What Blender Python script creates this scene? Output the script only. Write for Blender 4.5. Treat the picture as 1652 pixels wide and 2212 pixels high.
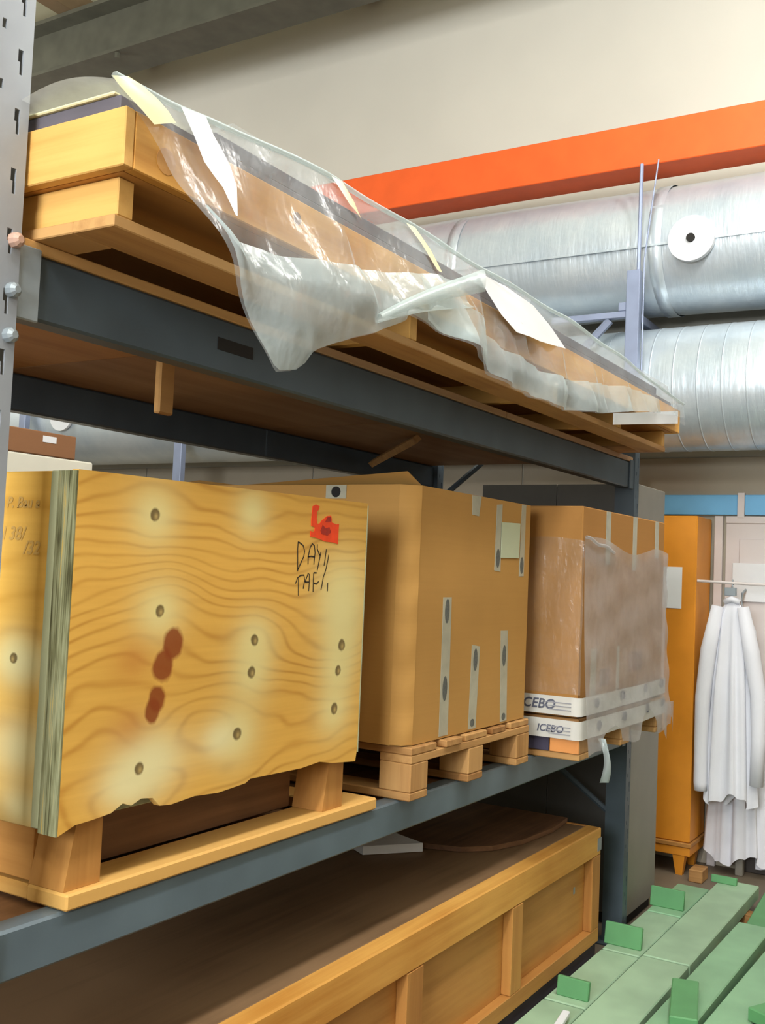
import bpy, bmesh, math, random
from mathutils import Vector, Matrix
R = random.Random(7)
for o in list(bpy.data.objects): bpy.data.objects.remove(o)
scene = bpy.context.scene
COL = scene.collection

# ------------------------------------------------------------------ camera
cd = bpy.data.cameras.new('camera'); cam = bpy.data.objects.new('camera', cd); COL.objects.link(cam)
cd.sensor_fit = 'AUTO'; cd.sensor_width = 36.0; cd.lens = 36.0 * 2234.3 / 2212.0
cd.clip_start = 0.05; cd.clip_end = 100
ax = ((0.5199409, -0.0689536, -0.85141463), (-0.85314313, 0.00770033, -0.52162008), (0.04252376, 0.99759015, -0.05482358))
mw = Matrix.Identity(4)
for i in range(3):
    for j in range(3): mw[i][j] = ax[i][j]
mw.translation = (0, -1.42, 1.55)
cam.matrix_world = mw
scene.camera = cam

# ------------------------------------------------------------------ world, light, exposure
w = bpy.data.worlds.new('world'); scene.world = w; w.use_nodes = True
w.node_tree.nodes['Background'].inputs[0].default_value = (0.8, 0.85, 0.9, 1)
w.node_tree.nodes['Background'].inputs[1].default_value = 0.05
scene.view_settings.view_transform = 'Standard'; scene.view_settings.look = 'None'
scene.view_settings.gamma = 1.0; scene.view_settings.use_curve_mapping = False
scene.view_settings.exposure = 0.56
LAMPS = [((-1.7, -1.15, 4.6), 170), ((0.9, -1.15, 4.6), 115), ((3.5, -1.15, 4.6), 118), ((3.6, -3.4, 4.6), 25), ((3.2, 6.3, 4.6), 110)]  # last lamp is added out of view to brighten the far duct
for p, e in LAMPS:                      # bare fluorescent tubes: they shine all round
    for dx in (-0.45, 0.45):
        ld = bpy.data.lights.new('tube_light', 'POINT'); ld.shadow_soft_size = 0.16
        ld.energy = e / 2; ld.color = (1.0, 0.98, 0.94)
        lo = bpy.data.objects.new('tube_light', ld); COL.objects.link(lo); lo.location = (p[0] + dx, p[1], p[2] - 0.18)
# soft area light added out of view at left, brightening the left-hand faces
wl = bpy.data.lights.new('added_left_light', 'AREA'); wl.shape = 'RECTANGLE'; wl.size = 2.4; wl.size_y = 1.7; wl.energy = 210; wl.color = (0.93, 0.97, 1.0)
wo = bpy.data.objects.new('added_left_light', wl); COL.objects.link(wo); wo.location = (-3.85, -0.9, 2.5); wo.rotation_euler = (0, math.radians(-90), 0)
wo.rotation_euler = Vector((1, 0, 0)).to_track_quat('-Z', 'Y').to_euler()
cy = scene.cycles
cy.adaptive_threshold = 0.05
cy.max_bounces = 4; cy.diffuse_bounces = 3; cy.glossy_bounces = 2; cy.transmission_bounces = 2; cy.transparent_max_bounces = 10
cy.caustics_reflective = False; cy.caustics_refractive = False

# ------------------------------------------------------------------ materials
def srgb(r, g, b):
    f = lambda c: (c / 255 / 12.92) if c <= 10 else ((c / 255 + 0.055) / 1.055) ** 2.4
    return (f(r), f(g), f(b), 1)
class NB:
    def __init__(s, name):
        s.m = bpy.data.materials.new(name); s.m.use_nodes = True; s.t = s.m.node_tree; s.n = s.t.nodes
        s.b = s.n['Principled BSDF']; s.out = s.n['Material Output']
    def new(s, ty, **kw):
        n = s.n.new(ty)
        for k, v in kw.items(): setattr(n, k, v)
        return n
    def val(s, inp, v):
        if hasattr(v, 'is_linked') or hasattr(v, 'links'): s.t.links.new(v, inp)
        else: inp.default_value = v
    def math(s, op, a, b=0.0, c=None):
        n = s.new('ShaderNodeMath', operation=op); s.val(n.inputs[0], a); s.val(n.inputs[1], b)
        if c is not None: s.val(n.inputs[2], c)
        return n.outputs[0]
    def mix(s, f, a, b):
        n = s.new('ShaderNodeMix', data_type='RGBA'); s.val(n.inputs[0], f); s.val(n.inputs[6], a); s.val(n.inputs[7], b); return n.outputs[2]
    def coord(s, scale=(1, 1, 1), rand=0.0):
        tc = s.new('ShaderNodeTexCoord'); mp = s.new('ShaderNodeMapping'); mp.inputs['Scale'].default_value = scale
        s.t.links.new(tc.outputs['Object'], mp.inputs['Vector'])
        if rand:
            oi = s.new('ShaderNodeObjectInfo'); k = s.math('MULTIPLY', oi.outputs['Random'], rand)
            s.t.links.new(k, mp.inputs['Location'])
        return mp.outputs['Vector']
    def noise(s, vec, scale, detail=3, rough=0.5):
        n = s.new('ShaderNodeTexNoise'); s.val(n.inputs['Vector'], vec); n.inputs['Scale'].default_value = scale
        n.inputs['Detail'].default_value = detail; n.inputs['Roughness'].default_value = rough; return n.outputs['Fac']
    def ramp(s, f, stops):
        n = s.new('ShaderNodeValToRGB'); e = n.color_ramp.elements
        while len(e) < len(stops): e.new(0.5)
        for i, (p, c) in enumerate(stops): e[i].position = p; e[i].color = c
        s.val(n.inputs[0], f); return n.outputs[0]
    def bump(s, h, strength=0.2, dist=0.01):
        n = s.new('ShaderNodeBump'); n.inputs['Strength'].default_value = strength; n.inputs['Distance'].default_value = dist
        s.val(n.inputs['Height'], h); s.t.links.new(n.outputs[0], s.b.inputs['Normal'])
    def fin(s, col=None, rough=0.6, metal=0.0, spec=0.4):
        if col is not None: s.val(s.b.inputs['Base Color'], col)
        s.val(s.b.inputs['Roughness'], rough); s.b.inputs['Metallic'].default_value = metal
        s.b.inputs['Specular IOR Level'].default_value = spec
        return s.m

def m_paint(name, c, rough=0.5, var=0.12, metal=0.0, scale=6, spec=0.4):
    b = NB(name); v = b.coord((1, 1, 1), 20); n = b.noise(v, scale, 2, 0.6)
    lo = tuple(x * (1 - var) for x in c[:3]) + (1,); hi = tuple(min(1, x * (1 + var)) for x in c[:3]) + (1,)
    return b.fin(b.ramp(n, [(0.3, lo), (0.7, hi)]), rough, metal, spec)
def m_wood(name, light, dark, axis, scale=1.0, rough=0.62, bump=0.12):
    b = NB(name); sc = [34 * scale] * 3; sc[axis] = 1.6 * scale
    v = b.coord(tuple(sc), 30); n = b.noise(v, 1.0, 4, 0.6)
    v2 = b.coord((2.2, 2.2, 2.2), 30); n2 = b.noise(v2, 1.3, 2)
    oi = b.new('ShaderNodeObjectInfo'); tone = b.math('MULTIPLY_ADD', oi.outputs['Random'], 0.22, -0.11)
    f = b.math('ADD', b.math('MULTIPLY_ADD', n2, 0.5, b.math('MULTIPLY', n, 0.55)), tone)
    c = b.ramp(f, [(0.32, dark), (0.62, light)])
    b.bump(n, bump, 0.004)
    return b.fin(c, rough, 0, 0.3)
PL, PD = srgb(226, 172, 88), srgb(194, 134, 56)
pine = [m_wood('pine_wood', PL, PD, a) for a in range(3)]
pale_pine = [m_wood('pale_pine_wood', srgb(222, 174, 98), srgb(196, 142, 70), a) for a in range(3)]
old_pine = [m_wood('aged_pallet_wood', srgb(196, 152, 96), srgb(146, 100, 54), a) for a in range(3)]
dark_wood = m_wood('brown_board', srgb(128, 92, 62), srgb(88, 60, 38), 0)
honey = [m_wood('honey_wood', srgb(194, 140, 74), srgb(166, 112, 54), a) for a in range(3)]
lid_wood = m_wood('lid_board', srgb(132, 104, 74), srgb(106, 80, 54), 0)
chip_l = m_wood('chipboard_light', srgb(212, 166, 104), srgb(186, 140, 84), 0, 0.5)
chip_d = m_wood('chipboard_brown', srgb(180, 146, 108), srgb(156, 122, 86), 0, 0.5)
def m_card(name, c):
    b = NB(name); v = b.coord((1, 1, 1), 9); n = b.noise(v, 3.5, 4); f2 = b.noise(b.coord((3, 3, 160)), 1.0, 2)
    k = b.math('MULTIPLY_ADD', f2, 0.25, b.math('MULTIPLY', n, 0.75))
    b.bump(f2, 0.05, 0.002)
    return b.fin(b.ramp(k, [(0.3, tuple(x * 0.88 for x in c[:3]) + (1,)), (0.72, c)]), 0.75, 0, 0.2)
card = m_card('cardboard', srgb(194, 148, 82)); card2 = m_card('cardboard_brown', srgb(182, 132, 72)); card_d = m_card('carton_brown', srgb(150, 108, 76))
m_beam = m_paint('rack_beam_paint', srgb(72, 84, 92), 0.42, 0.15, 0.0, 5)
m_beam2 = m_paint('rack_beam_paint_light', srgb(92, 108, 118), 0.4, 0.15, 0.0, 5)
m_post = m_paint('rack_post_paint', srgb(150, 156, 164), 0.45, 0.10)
m_conn = m_paint('connector_zinc', srgb(150, 160, 166), 0.4, 0.1, 0.3)
m_dark = m_paint('dark_skid', srgb(74, 68, 72), 0.7)
m_bolt = m_paint('pink_bolt_cap', srgb(196, 160, 142), 0.4)
m_galv = m_paint('galvanised_channel', srgb(150, 162, 190), 0.4, 0.1, 0.2)
m_orange = m_paint('orange_beam_paint', srgb(240, 100, 42), 0.5, 0.06)
m_steel = m_paint('dark_ceiling_steel', srgb(92, 92, 80), 0.6, 0.15)
m_rafter = m_paint('brown_rafter', srgb(132, 112, 84), 0.7, 0.1)
m_wall = m_paint('white_wall_paint', srgb(214, 212, 200), 0.8, 0.035, 0, 1.2)
m_wallpanel = m_paint('beige_wall_panel', srgb(176, 166, 148), 0.75, 0.06, 0, 2)
m_ceil = m_paint('ceiling_paint', srgb(196, 196, 168), 0.85, 0.05, 0, 1.5)
m_floor = m_paint('concrete_floor', srgb(120, 108, 92), 0.6, 0.22, 0, 2.5)
m_grey = m_paint('grey_cabinet_paint', srgb(140, 136, 126), 0.5, 0.05)
m_doorshade = m_paint('door_shade_paint', srgb(66, 64, 60), 0.5, 0.06)  # dark tone stands in for shade on the cabinet doors facing the rack
m_cab = m_paint('orange_cabinet_paint', srgb(226, 146, 40), 0.5, 0.05)
m_blue = m_paint('blue_rail_paint', srgb(120, 190, 238), 0.45, 0.04)
m_door = m_paint('white_door_paint', srgb(222, 214, 212), 0.5, 0.02)
m_trim = m_paint('dark_trim', srgb(64, 58, 54), 0.6)
m_white = m_paint('white_paper', srgb(236, 240, 244), 0.6, 0.015)
m_cream = m_paint('cream_tape', srgb(232, 226, 180), 0.35, 0.02)
m_label = m_paint('pale_label', srgb(196, 206, 176), 0.6, 0.05)
m_coat = m_paint('white_cotton', srgb(232, 234, 242), 0.9, 0.02)
m_ink = m_paint('black_marker', srgb(44, 36, 24), 0.6)
m_pencil = m_paint('faint_pencil', srgb(204, 162, 88), 0.7)
m_red = m_paint('red_sticker', srgb(246, 74, 24), 0.5, 0.08, 0, 40)
m_redd = m_paint('dark_red_print', srgb(170, 44, 26), 0.5, 0.2, 0, 60)
m_tape = m_paint('printed_tape', srgb(178, 176, 156), 0.3, 0.1, 0, 20)
m_print = m_paint('grey_print', srgb(96, 100, 96), 0.6, 0.25, 0, 120)
m_band = m_paint('white_band', srgb(208, 208, 202), 0.35, 0.05, 0, 9)
m_logo = m_paint('navy_print', srgb(92, 96, 112), 0.5)
m_logo2 = m_paint('faded_print', srgb(150, 152, 160), 0.5)
m_navy = m_paint('navy_block', srgb(66, 62, 82), 0.6)
m_oblock = m_paint('orange_block', srgb(222, 150, 84), 0.6)
m_slab = m_paint('dark_slab', srgb(92, 88, 96), 0.6, 0.1)
m_foam = m_paint('white_foam', srgb(226, 224, 208), 0.8, 0.04)
m_black = m_paint('black_void', srgb(30, 28, 26), 0.7)
m_tube = m_paint('tube_glass', srgb(245, 245, 240), 0.3, 0.01)
m_house = m_paint('lamp_housing', srgb(220, 220, 215), 0.5)
greens = [m_paint('green_paint', srgb(140, 184, 146), 0.55, 0.1, 0, 5), m_paint('green_paint_worn', srgb(160, 192, 160), 0.6, 0.12, 0, 5), m_paint('green_paint_deep', srgb(96, 156, 104), 0.55, 0.1, 0, 5)]

def m_foil(name, seams):
    b = NB(name); v = b.coord((1, 1, 1)); n = b.noise(v, 3.2, 4, 0.6); n2 = b.noise(b.coord((1, 6, 1)), 5.0, 3)
    h = b.math('MULTIPLY_ADD', n2, 0.5, n)
    b.bump(h, 0.25 if seams else 0.35, 0.02)
    c = b.ramp(n, [(0.3, srgb(204, 220, 232)), (0.7, srgb(230, 241, 248))])
    return b.fin(c, 0.33, 0.45, 0.5)
foil = m_foil('aluminium_foil_wrap', False); spiral = m_foil('sheet_metal_duct', True)

def m_film(name, opac, tint, gloss=0.12, rough=0.18, nscale=6.0, spread=0.2):
    b = NB(name); b.n.remove(b.b); v = b.coord((1, 1, 1)); n = b.noise(v, nscale, 5, 0.6)
    n3 = b.noise(b.coord((3, 3, 1.2)), 7.0, 3)
    tr = b.new('ShaderNodeBsdfTransparent'); tr.inputs[0].default_value = (0.97, 0.98, 0.98, 1)
    df = b.new('ShaderNodeBsdfDiffuse'); df.inputs[0].default_value = tint
    tl = b.new('ShaderNodeBsdfTranslucent'); tl.inputs[0].default_value = tint
    gl = b.new('ShaderNodeBsdfGlossy'); gl.inputs[0].default_value = (1, 1, 1, 1); gl.inputs['Roughness'].default_value = rough
    bp = b.new('ShaderNodeBump'); bp.inputs['Strength'].default_value = 0.35; bp.inputs['Distance'].default_value = 0.02
    b.val(bp.inputs['Height'], b.math('ADD', n, n3))
    for q in (df, gl): b.t.links.new(bp.outputs[0], q.inputs['Normal'])
    m1 = b.new('ShaderNodeMixShader'); m1.inputs[0].default_value = 0.45; b.t.links.new(df.outputs[0], m1.inputs[1]); b.t.links.new(tl.outputs[0], m1.inputs[2])
    m2 = b.new('ShaderNodeMixShader'); b.val(m2.inputs[0], b.math('MULTIPLY_ADD', b.math('SUBTRACT', n, 0.5), spread * 2.4, opac))
    b.t.links.new(tr.outputs[0], m2.inputs[1]); b.t.links.new(m1.outputs[0], m2.inputs[2])
    m3 = b.new('ShaderNodeMixShader'); m3.inputs[0].default_value = gloss
    b.t.links.new(m2.outputs[0], m3.inputs[1]); b.t.links.new(gl.outputs[0], m3.inputs[2])
    b.t.links.new(m3.outputs[0], b.out.inputs['Surface'])
    return b.m
film = m_film('polythene_film', 0.24, (0.80, 0.90, 0.98, 1), 0.045, 0.25, 5.0, 0.12)
film_milk = m_film('milky_polythene', 0.46, (0.78, 0.93, 0.97, 1), 0.045, 0.25, 5.0, 0.12); film_c = m_film('clear_polythene', 0.30, (0.78, 0.82, 0.82, 1), 0.05, 0.3)
film_fold = m_film('folded_polythene', 0.52, (0.76, 0.88, 0.90, 1), 0.05, 0.3)
wrap_thick = m_film('stretch_wrap_layers', 0.50, (0.74, 0.75, 0.78, 1), 0.04, 0.35, 4.0, 0.20)
wrap_thin = m_film('stretch_wrap_single', 0.10, (0.80, 0.80, 0.80, 1), 0.05, 0.25, 9.0, 0.1)

def m_ply(name, light, dark, u_ax, knots, freq=30.0):
    """plywood veneer: cathedral grain bent round knots at (u, z, size, kind) in the panel's own coordinates"""
    b = NB(name); tc = b.new('ShaderNodeTexCoord'); sp = b.new('ShaderNodeSeparateXYZ'); b.t.links.new(tc.outputs['Object'], sp.inputs[0])
    u, v = sp.outputs[u_ax], sp.outputs[2]
    def gauss(k, rx, rz):
        du = b.math('DIVIDE', b.math('SUBTRACT', u, k[0]), rx); dv = b.math('DIVIDE', b.math('SUBTRACT', v, k[1]), rz)
        d2 = b.math('MULTIPLY_ADD', du, du, b.math('MULTIPLY', dv, dv)); return b.math('POWER', 2.718, b.math('MULTIPLY', d2, -1.0))
    ns = b.noise(b.coord((2.6, 2.6, 5)), 1.0, 2); warp = b.math('MULTIPLY_ADD', ns, 0.16, v)
    for k in knots:
        g = gauss(k, k[2] * 4.0, k[2] * 2.6)
        warp = b.math('MULTIPLY_ADD', b.math('MULTIPLY', b.math('SUBTRACT', k[1], v), g), 0.75, warp)
    s = b.math('SINE', b.math('MULTIPLY', warp, 6.2832 * freq))
    fine = b.noise(b.coord((3, 3, 90)), 1.0, 3); big = b.noise(b.coord((1.5, 1.5, 4)), 2.0, 2)
    f = b.math('MULTIPLY_ADD', b.math('POWER', b.math('MULTIPLY_ADD', s, 0.5, 0.5), 4.5), b.math('MULTIPLY', big, 0.75), b.math('MULTIPLY', fine, 0.42))
    c = b.ramp(f, [(0.12, light), (0.75, dark)])
    for k in knots:
        if k[3] in ('pale', 'eye'):
            c = b.mix(b.math('MULTIPLY', gauss(k, k[2] * 2.2, k[2] * 2.0), 0.85), c, srgb(238, 226, 160))
        if k[3] == 'rust':
            c = b.mix(b.math('MULTIPLY', gauss(k, k[2] * 1.0, k[2] * .8), 0.5), c, srgb(196, 122, 50))
        if k[3] == 'spread':
            c = b.mix(b.math('MULTIPLY', gauss(k, k[2] * 1.3, k[2] * .8), 0.9), c, srgb(242, 232, 178))
    for k in knots:
        kk = {'eye': (srgb(104, 84, 46), 0.44), 'dark': (srgb(96, 66, 34), 0.9), 'brown': (srgb(142, 66, 22), 1.0)}.get(k[3])
        if kk:
            g = gauss(k, k[2] * kk[1], k[2] * kk[1] * (1.15 if k[3] == 'brown' else 1.0)); n = b.noise(b.coord((40, 40, 40)), 1.0, 2)
            e = b.math('SMOOTHSTEP', g, 0.35, 0.7) if False else b.math('MINIMUM', b.math('MULTIPLY', b.math('MAXIMUM', b.math('SUBTRACT', b.math('MULTIPLY_ADD', n, 0.35, g), 0.5), 0.0), 4.0), 0.92)
            c = b.mix(e, c, kk[0])
            if k[3] == 'eye': c = b.mix(b.math('MULTIPLY', gauss((k[0] + k[2] * .10, k[1] - k[2] * .08), k[2] * .17, k[2] * .20), 0.75), c, srgb(206, 178, 112))
    b.bump(f, 0.08, 0.003)
    return b.fin(c, 0.6, 0, 0.3)

# ------------------------------------------------------------------ mesh helpers
def bx(bm, x0, x1, y0, y1, z0, z1, bev=0.0, rot=None, piv=None):
    v = [bm.verts.new(p) for p in ((x0, y0, z0), (x1, y0, z0), (x1, y1, z0), (x0, y1, z0), (x0, y0, z1), (x1, y0, z1), (x1, y1, z1), (x0, y1, z1))]
    fs = [bm.faces.new([v[i] for i in q]) for q in ((0, 3, 2, 1), (4, 5, 6, 7), (0, 1, 5, 4), (1, 2, 6, 5), (2, 3, 7, 6), (3, 0, 4, 7))]
    vs = v
    if bev:
        es = list({e for f in fs for e in f.edges})
        r = bmesh.ops.bevel(bm, geom=es, offset=bev, segments=1, affect='EDGES', profile=0.5)
        vs = list({w_ for f in r['faces'] for w_ in f.verts} | {x for x in v if x.is_valid})
    if rot is not None:
        bmesh.ops.rotate(bm, verts=vs, cent=piv or ((x0 + x1) / 2, (y0 + y1) / 2, (z0 + z1) / 2), matrix=rot)
    return bm
def B(*a, **k): return bx(bmesh.new(), *a, **k)
def tube(bm, pts, r, seg=8, cap=True, radii=None):
    pts = [Vector(p) for p in pts]; rings = []
    for i, p in enumerate(pts):
        d = (pts[min(i + 1, len(pts) - 1)] - pts[max(i - 1, 0)]).normalized()
        a = d.orthogonal().normalized() if abs(d.z) > 0.9 else d.cross(Vector((0, 0, 1))).normalized(); c = d.cross(a)
        rr = radii[i] if radii else r
        rings.append([bm.verts.new(p + a * math.cos(t * 2 * math.pi / seg) * rr + c * math.sin(t * 2 * math.pi / seg) * rr) for t in range(seg)])
    for q, s in zip(rings, rings[1:]):
        for t in range(seg): bm.faces.new((q[t], q[(t + 1) % seg], s[(t + 1) % seg], s[t]))
    if cap: bm.faces.new(rings[0][::-1]); bm.faces.new(rings[-1])
    return bm
def T(*a, **k): return tube(bmesh.new(), *a, **k)
def prism_y(pts, y0, y1):
    """polygon given as (x, z), thickened from y0 to y1"""
    bm = bmesh.new(); a = [bm.verts.new((x, y0, z)) for x, z in pts]; c = [bm.verts.new((x, y1, z)) for x, z in pts]
    bm.faces.new(a); bm.faces.new(c[::-1])
    for i in range(len(pts)): j = (i + 1) % len(pts); bm.faces.new((a[j], a[i], c[i], c[j]))
    bmesh.ops.recalc_face_normals(bm, faces=bm.faces); bmesh.ops.triangulate(bm, faces=[f for f in bm.faces if len(f.verts) > 4]); return bm
def stroke(bm, pts, y, wd):
    """flat marker stroke on a wall of constant y"""
    P = [Vector((x, z)) for x, z in pts]
    L_, Rr = [], []
    for i, p in enumerate(P):
        d = (P[min(i + 1, len(P) - 1)] - P[max(i - 1, 0)]).normalized(); n = Vector((-d.y, d.x)) * wd / 2
        L_.append(bm.verts.new((p.x + n.x, y, p.y + n.y))); Rr.append(bm.verts.new((p.x - n.x, y, p.y - n.y)))
    for i in range(len(P) - 1): bm.faces.new((L_[i], L_[i + 1], Rr[i + 1], Rr[i]))
def base(o):
    v = Vector((0, 0, 0))
    while o: v += o.location; o = o.parent
    return v
def thing(name, label, cat, loc=(0, 0, 0), group=None, kind=None):
    o = bpy.data.objects.new(name, None); COL.objects.link(o); o.location = loc; o.empty_display_size = 0.1
    if label: o['label'] = label
    if cat: o['category'] = cat
    if group: o['group'] = group
    if kind: o['kind'] = kind
    return o
def part(name, bm, mat, parent, smooth=False, label=None):
    b = base(parent); bmesh.ops.translate(bm, verts=bm.verts, vec=-b)
    bmesh.ops.recalc_face_normals(bm, faces=bm.faces)
    me = bpy.data.meshes.new(name); bm.to_mesh(me); bm.free(); me.materials.append(mat)
    if smooth:
        for p in me.polygons: p.use_smooth = True
    o = bpy.data.objects.new(name, me); COL.objects.link(o); o.parent = parent
    if label: o['label'] = label
    return o
def single(name, bm, mat, label, cat, group=None, kind=None, smooth=False, mod=None):
    xs = [v.co for v in bm.verts]; c = Vector((sum(v.x for v in xs) / len(xs), sum(v.y for v in xs) / len(xs), min(v.z for v in xs)))
    bmesh.ops.translate(bm, verts=bm.verts, vec=-c); bmesh.ops.recalc_face_normals(bm, faces=bm.faces)
    me = bpy.data.meshes.new(name); bm.to_mesh(me); bm.free(); me.materials.append(mat)
    if smooth:
        for p in me.polygons: p.use_smooth = True
    o = bpy.data.objects.new(name, me); COL.objects.link(o); o.location = c
    if label: o['label'] = label
    if cat: o['category'] = cat
    if group: o['group'] = group
    if kind: o['kind'] = kind
    return o
def struct(name, bm, mat): return single(name, bm, mat, None, None, kind='structure')
def text_bm(s, size, M, shear=0.0):
    cu = bpy.data.curves.new('print', 'FONT'); cu.body = s; cu.size = size; cu.align_x = 'CENTER'; cu.align_y = 'CENTER'; cu.shear = shear; cu.offset = size * 0.02
    ob = bpy.data.objects.new('print', cu); COL.objects.link(ob); bpy.context.view_layer.update()
    me = bpy.data.meshes.new_from_object(ob.evaluated_get(bpy.context.evaluated_depsgraph_get()))
    bm = bmesh.new(); bm.from_mesh(me); bmesh.ops.transform(bm, matrix=M, verts=bm.verts)
    bpy.data.objects.remove(ob); bpy.data.curves.remove(cu); bpy.data.meshes.remove(me); return bm

# ------------------------------------------------------------------ room shell
XW = 5.95
struct('floor', B(-4, XW + .2, -5, 8.2, -0.2, 0), m_floor)
wr = struct('wall_right', B(XW, XW + .2, -5, 8.2, 0, 6.0), m_wall)
for y0, y1 in ((-5, -3.2), (-3.19, -1.6), (-1.59, -0.362), (-0.352, 1.2), (1.21, 2.8), (2.81, 4.4), (4.41, 8.2)):
    part('wall_panel', B(XW - 0.012, XW, y0, y1, 0, 2.26, 0.002), m_wallpanel, wr)
struct('wall_back', B(-4, XW, 8, 8.2, 0, 6.0), m_wall)
struct('wall_left', B(-4.2, -4, -5, 8.2, 0, 6.0), m_wallpanel)
struct('wall_front', B(-4, XW, -5.2, -5, 0, 6.0), m_wallpanel)
struct('ceiling', B(-4, XW, -5, 8, 5.9, 6.0), m_ceil)
XP = XW - 0.012
struct('trim_1', B(XP - 0.03, XP, -2.2, -0.16, 0, 0.085, 0.004), m_trim)
dr = struct('door_1', B(XP - 0.02, XP, -0.95, -0.045, 0.09, 1.915, 0.003), m_door)
part('door_frame', B(XP - 0.035, XP, -0.03, 0.015, 0.0, 1.925, 0.003), m_door, dr)
part('door_frame', B(XP - 0.03, XP, -0.95, -0.045, 1.885, 1.925, 0.003), m_door, dr)
part('door_panel', B(XP - 0.03, XP - 0.02, -0.90, -0.12, 0.22, 1.80, 0.004), m_door, dr)

wn = struct('added_window_1', B(-4.0, -3.97, -2.15, 0.35, 1.62, 3.38, 0.004), m_white)  # unseen window, added to go with the extra light at left
for y in (-2.17, -0.93, 0.33): part('added_window_frame', B(-3.97, -3.93, y, y + .05, 1.58, 3.42, .003), m_door, wn)
for z in (1.57, 3.38): part('added_window_frame', B(-3.97, -3.93, -2.17, 0.38, z, z + .05, .003), m_door, wn)
# ceiling steelwork
cb = thing('ceiling_beam', 'dark steel ceiling beam running along the top of white wall', 'beam', (5.15, 4, 5.08))
part('bottom_flange', B(5.00, 5.30, -4.9, 7.9, 5.11, 5.135), m_steel, cb)
part('web', B(5.13, 5.17, -4.9, 7.9, 5.135, 5.50), m_steel, cb)
part('top_flange', B(5.00, 5.30, -4.9, 7.9, 5.50, 5.53), m_steel, cb)
for y in (2.05, 4.02, 0.1):
    part('bolt', T([(5.03, y, 5.11), (5.03, y, 5.07)], 0.02, 6), m_steel, cb)
for i, y in enumerate((4.5, 2.4, 0.3, -1.8, 6.6)):
    single('rafter', B(-3.9, 5.9, y, y + 0.14, 5.535, 5.70, 0.004), m_rafter, ['brown ceiling rafter at top left corner, above steel beam', 'brown ceiling rafter above steel beam, second from back', 'brown ceiling rafter above steel beam, middle one', 'brown ceiling rafter above steel beam, nearest the aisle', 'brown ceiling rafter above steel beam, farthest back'][i], 'rafter', 'ceiling rafters')
ob = thing('runway_beam', 'bright orange steel box beam high on the white wall', 'beam', (5.3, 2, 3.75))
part('beam_body', B(5.2, 5.42, -4.9, 7.9, 3.716, 3.947, 0.004), m_orange, ob)

# ducts
def cyl_y(cx, cz, r, y0, y1, ny, seg=40, rib=None, wob=0.0):
    bm = bmesh.new(); rings = []
    for i in range(ny + 1):
        y = y0 + (y1 - y0) * i / ny
        rings.append([bm.verts.new((cx + math.cos(a) * (r + wob * math.sin(3 * a + y * 2.3)), y, cz + math.sin(a) * (r + wob * math.sin(2 * a + y * 3.1)))) for a in [k * 2 * math.pi / seg for k in range(seg)]])
    for q, s in zip(rings, rings[1:]):
        for t in range(seg): bm.faces.new((q[t], q[(t + 1) % seg], s[(t + 1) % seg], s[t]))
    return bm
du = thing('insulated_duct', 'foil-wrapped ventilation duct just below the orange beam', 'duct', (5.58, 2, 3.02))
part('foil_jacket', cyl_y(5.58, 3.355, 0.35, -4.9, 7.9, 64, 40, None, 0.006), foil, du, True)
def ring_y(cx, cz, r, y, wd, th=0.004, seg=40):
    bm = bmesh.new(); R4 = []
    for (yy, rr) in ((y, r), (y, r + th), (y + wd, r + th), (y + wd, r)):
        R4.append([bm.verts.new((cx + math.cos(k * 2 * math.pi / seg) * rr, yy, cz + math.sin(k * 2 * math.pi / seg) * rr)) for k in range(seg)])
    for q, s in zip(R4, R4[1:]):
        for t in range(seg): bm.faces.new((q[t], q[(t + 1) % seg], s[(t + 1) % seg], s[t]))
    return bm
for y in (-1.25, 0.16, 1.36, 2.5, 3.7, 4.9): part('foil_tape_band', ring_y(5.58, 3.355, 0.352, y, 0.07, 0.0012), foil, du, True)
part('foil_tape_seam', B(5.226, 5.236, -4.8, 7.8, 3.290, 3.302), foil, du)
def disc_x(x, y, z, r, th, seg=28):
    return T([(x, y, z), (x - th, y, z)], r, seg)
dk = part('insulation_disc', disc_x(5.238, 0.0, 3.30, 0.118, 0.03), m_white, du)
part('pin_cap', disc_x(5.208, 0.0, 3.30, 0.022, 0.012), m_black, dk)
ds = thing('spiral_duct', 'large round sheet metal duct below the foil duct', 'duct', (5.55, 2, 2.24))
part('duct_body', cyl_y(5.56, 2.585, 0.335, -4.9, 7.9, 16), spiral, ds, True)
y = -0.9
for i in range(26):
    part('seam', ring_y(5.56, 2.585, 0.334, y, 0.008, 0.003), spiral, ds, True); y += 0.122
dk = part('insulation_disc', disc_x(5.225, 4.58, 2.58, 0.118, 0.02), m_white, ds)
part('pin_cap', disc_x(5.205, 4.58, 2.58, 0.02, 0.012), m_black, dk)
def hanger(y, lab, zt=3.62):
    t = thing('duct_hanger', lab, 'bracket', (5.17, y, 1.9), 'duct hangers')
    part('channel', B(5.145, 5.195, y - 0.035, y + 0.035, 1.96, 3.15, 0.004), m_galv, t)
    part('rod', T([(5.17, y - .02, 3.15), (5.175, y - .02, 3.715)], 0.010, 6), m_galv, t)
    part('arm', B(5.15, 5.90, y + 0.036, y + 0.076, 2.94, 2.985, 0.003), m_galv, t)
    return t
h1 = hanger(0.275, 'tall galvanised channel hanging in front of ducts, right of plastic sheet')
part('tie_bar', B(5.15, 5.19, 0.31, 0.72, 2.905, 2.939, 0.003), m_galv, h1)
part('brace', T([(5.17, 0.40, 2.90), (5.17, 0.56, 2.74)], 0.022, 6), m_galv, h1)
hanger(3.36, 'galvanised channel seen under the rear beam, above plywood crate middle')
hanger(4.93, 'galvanised channel seen under the rear beam, near left rack post')
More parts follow.
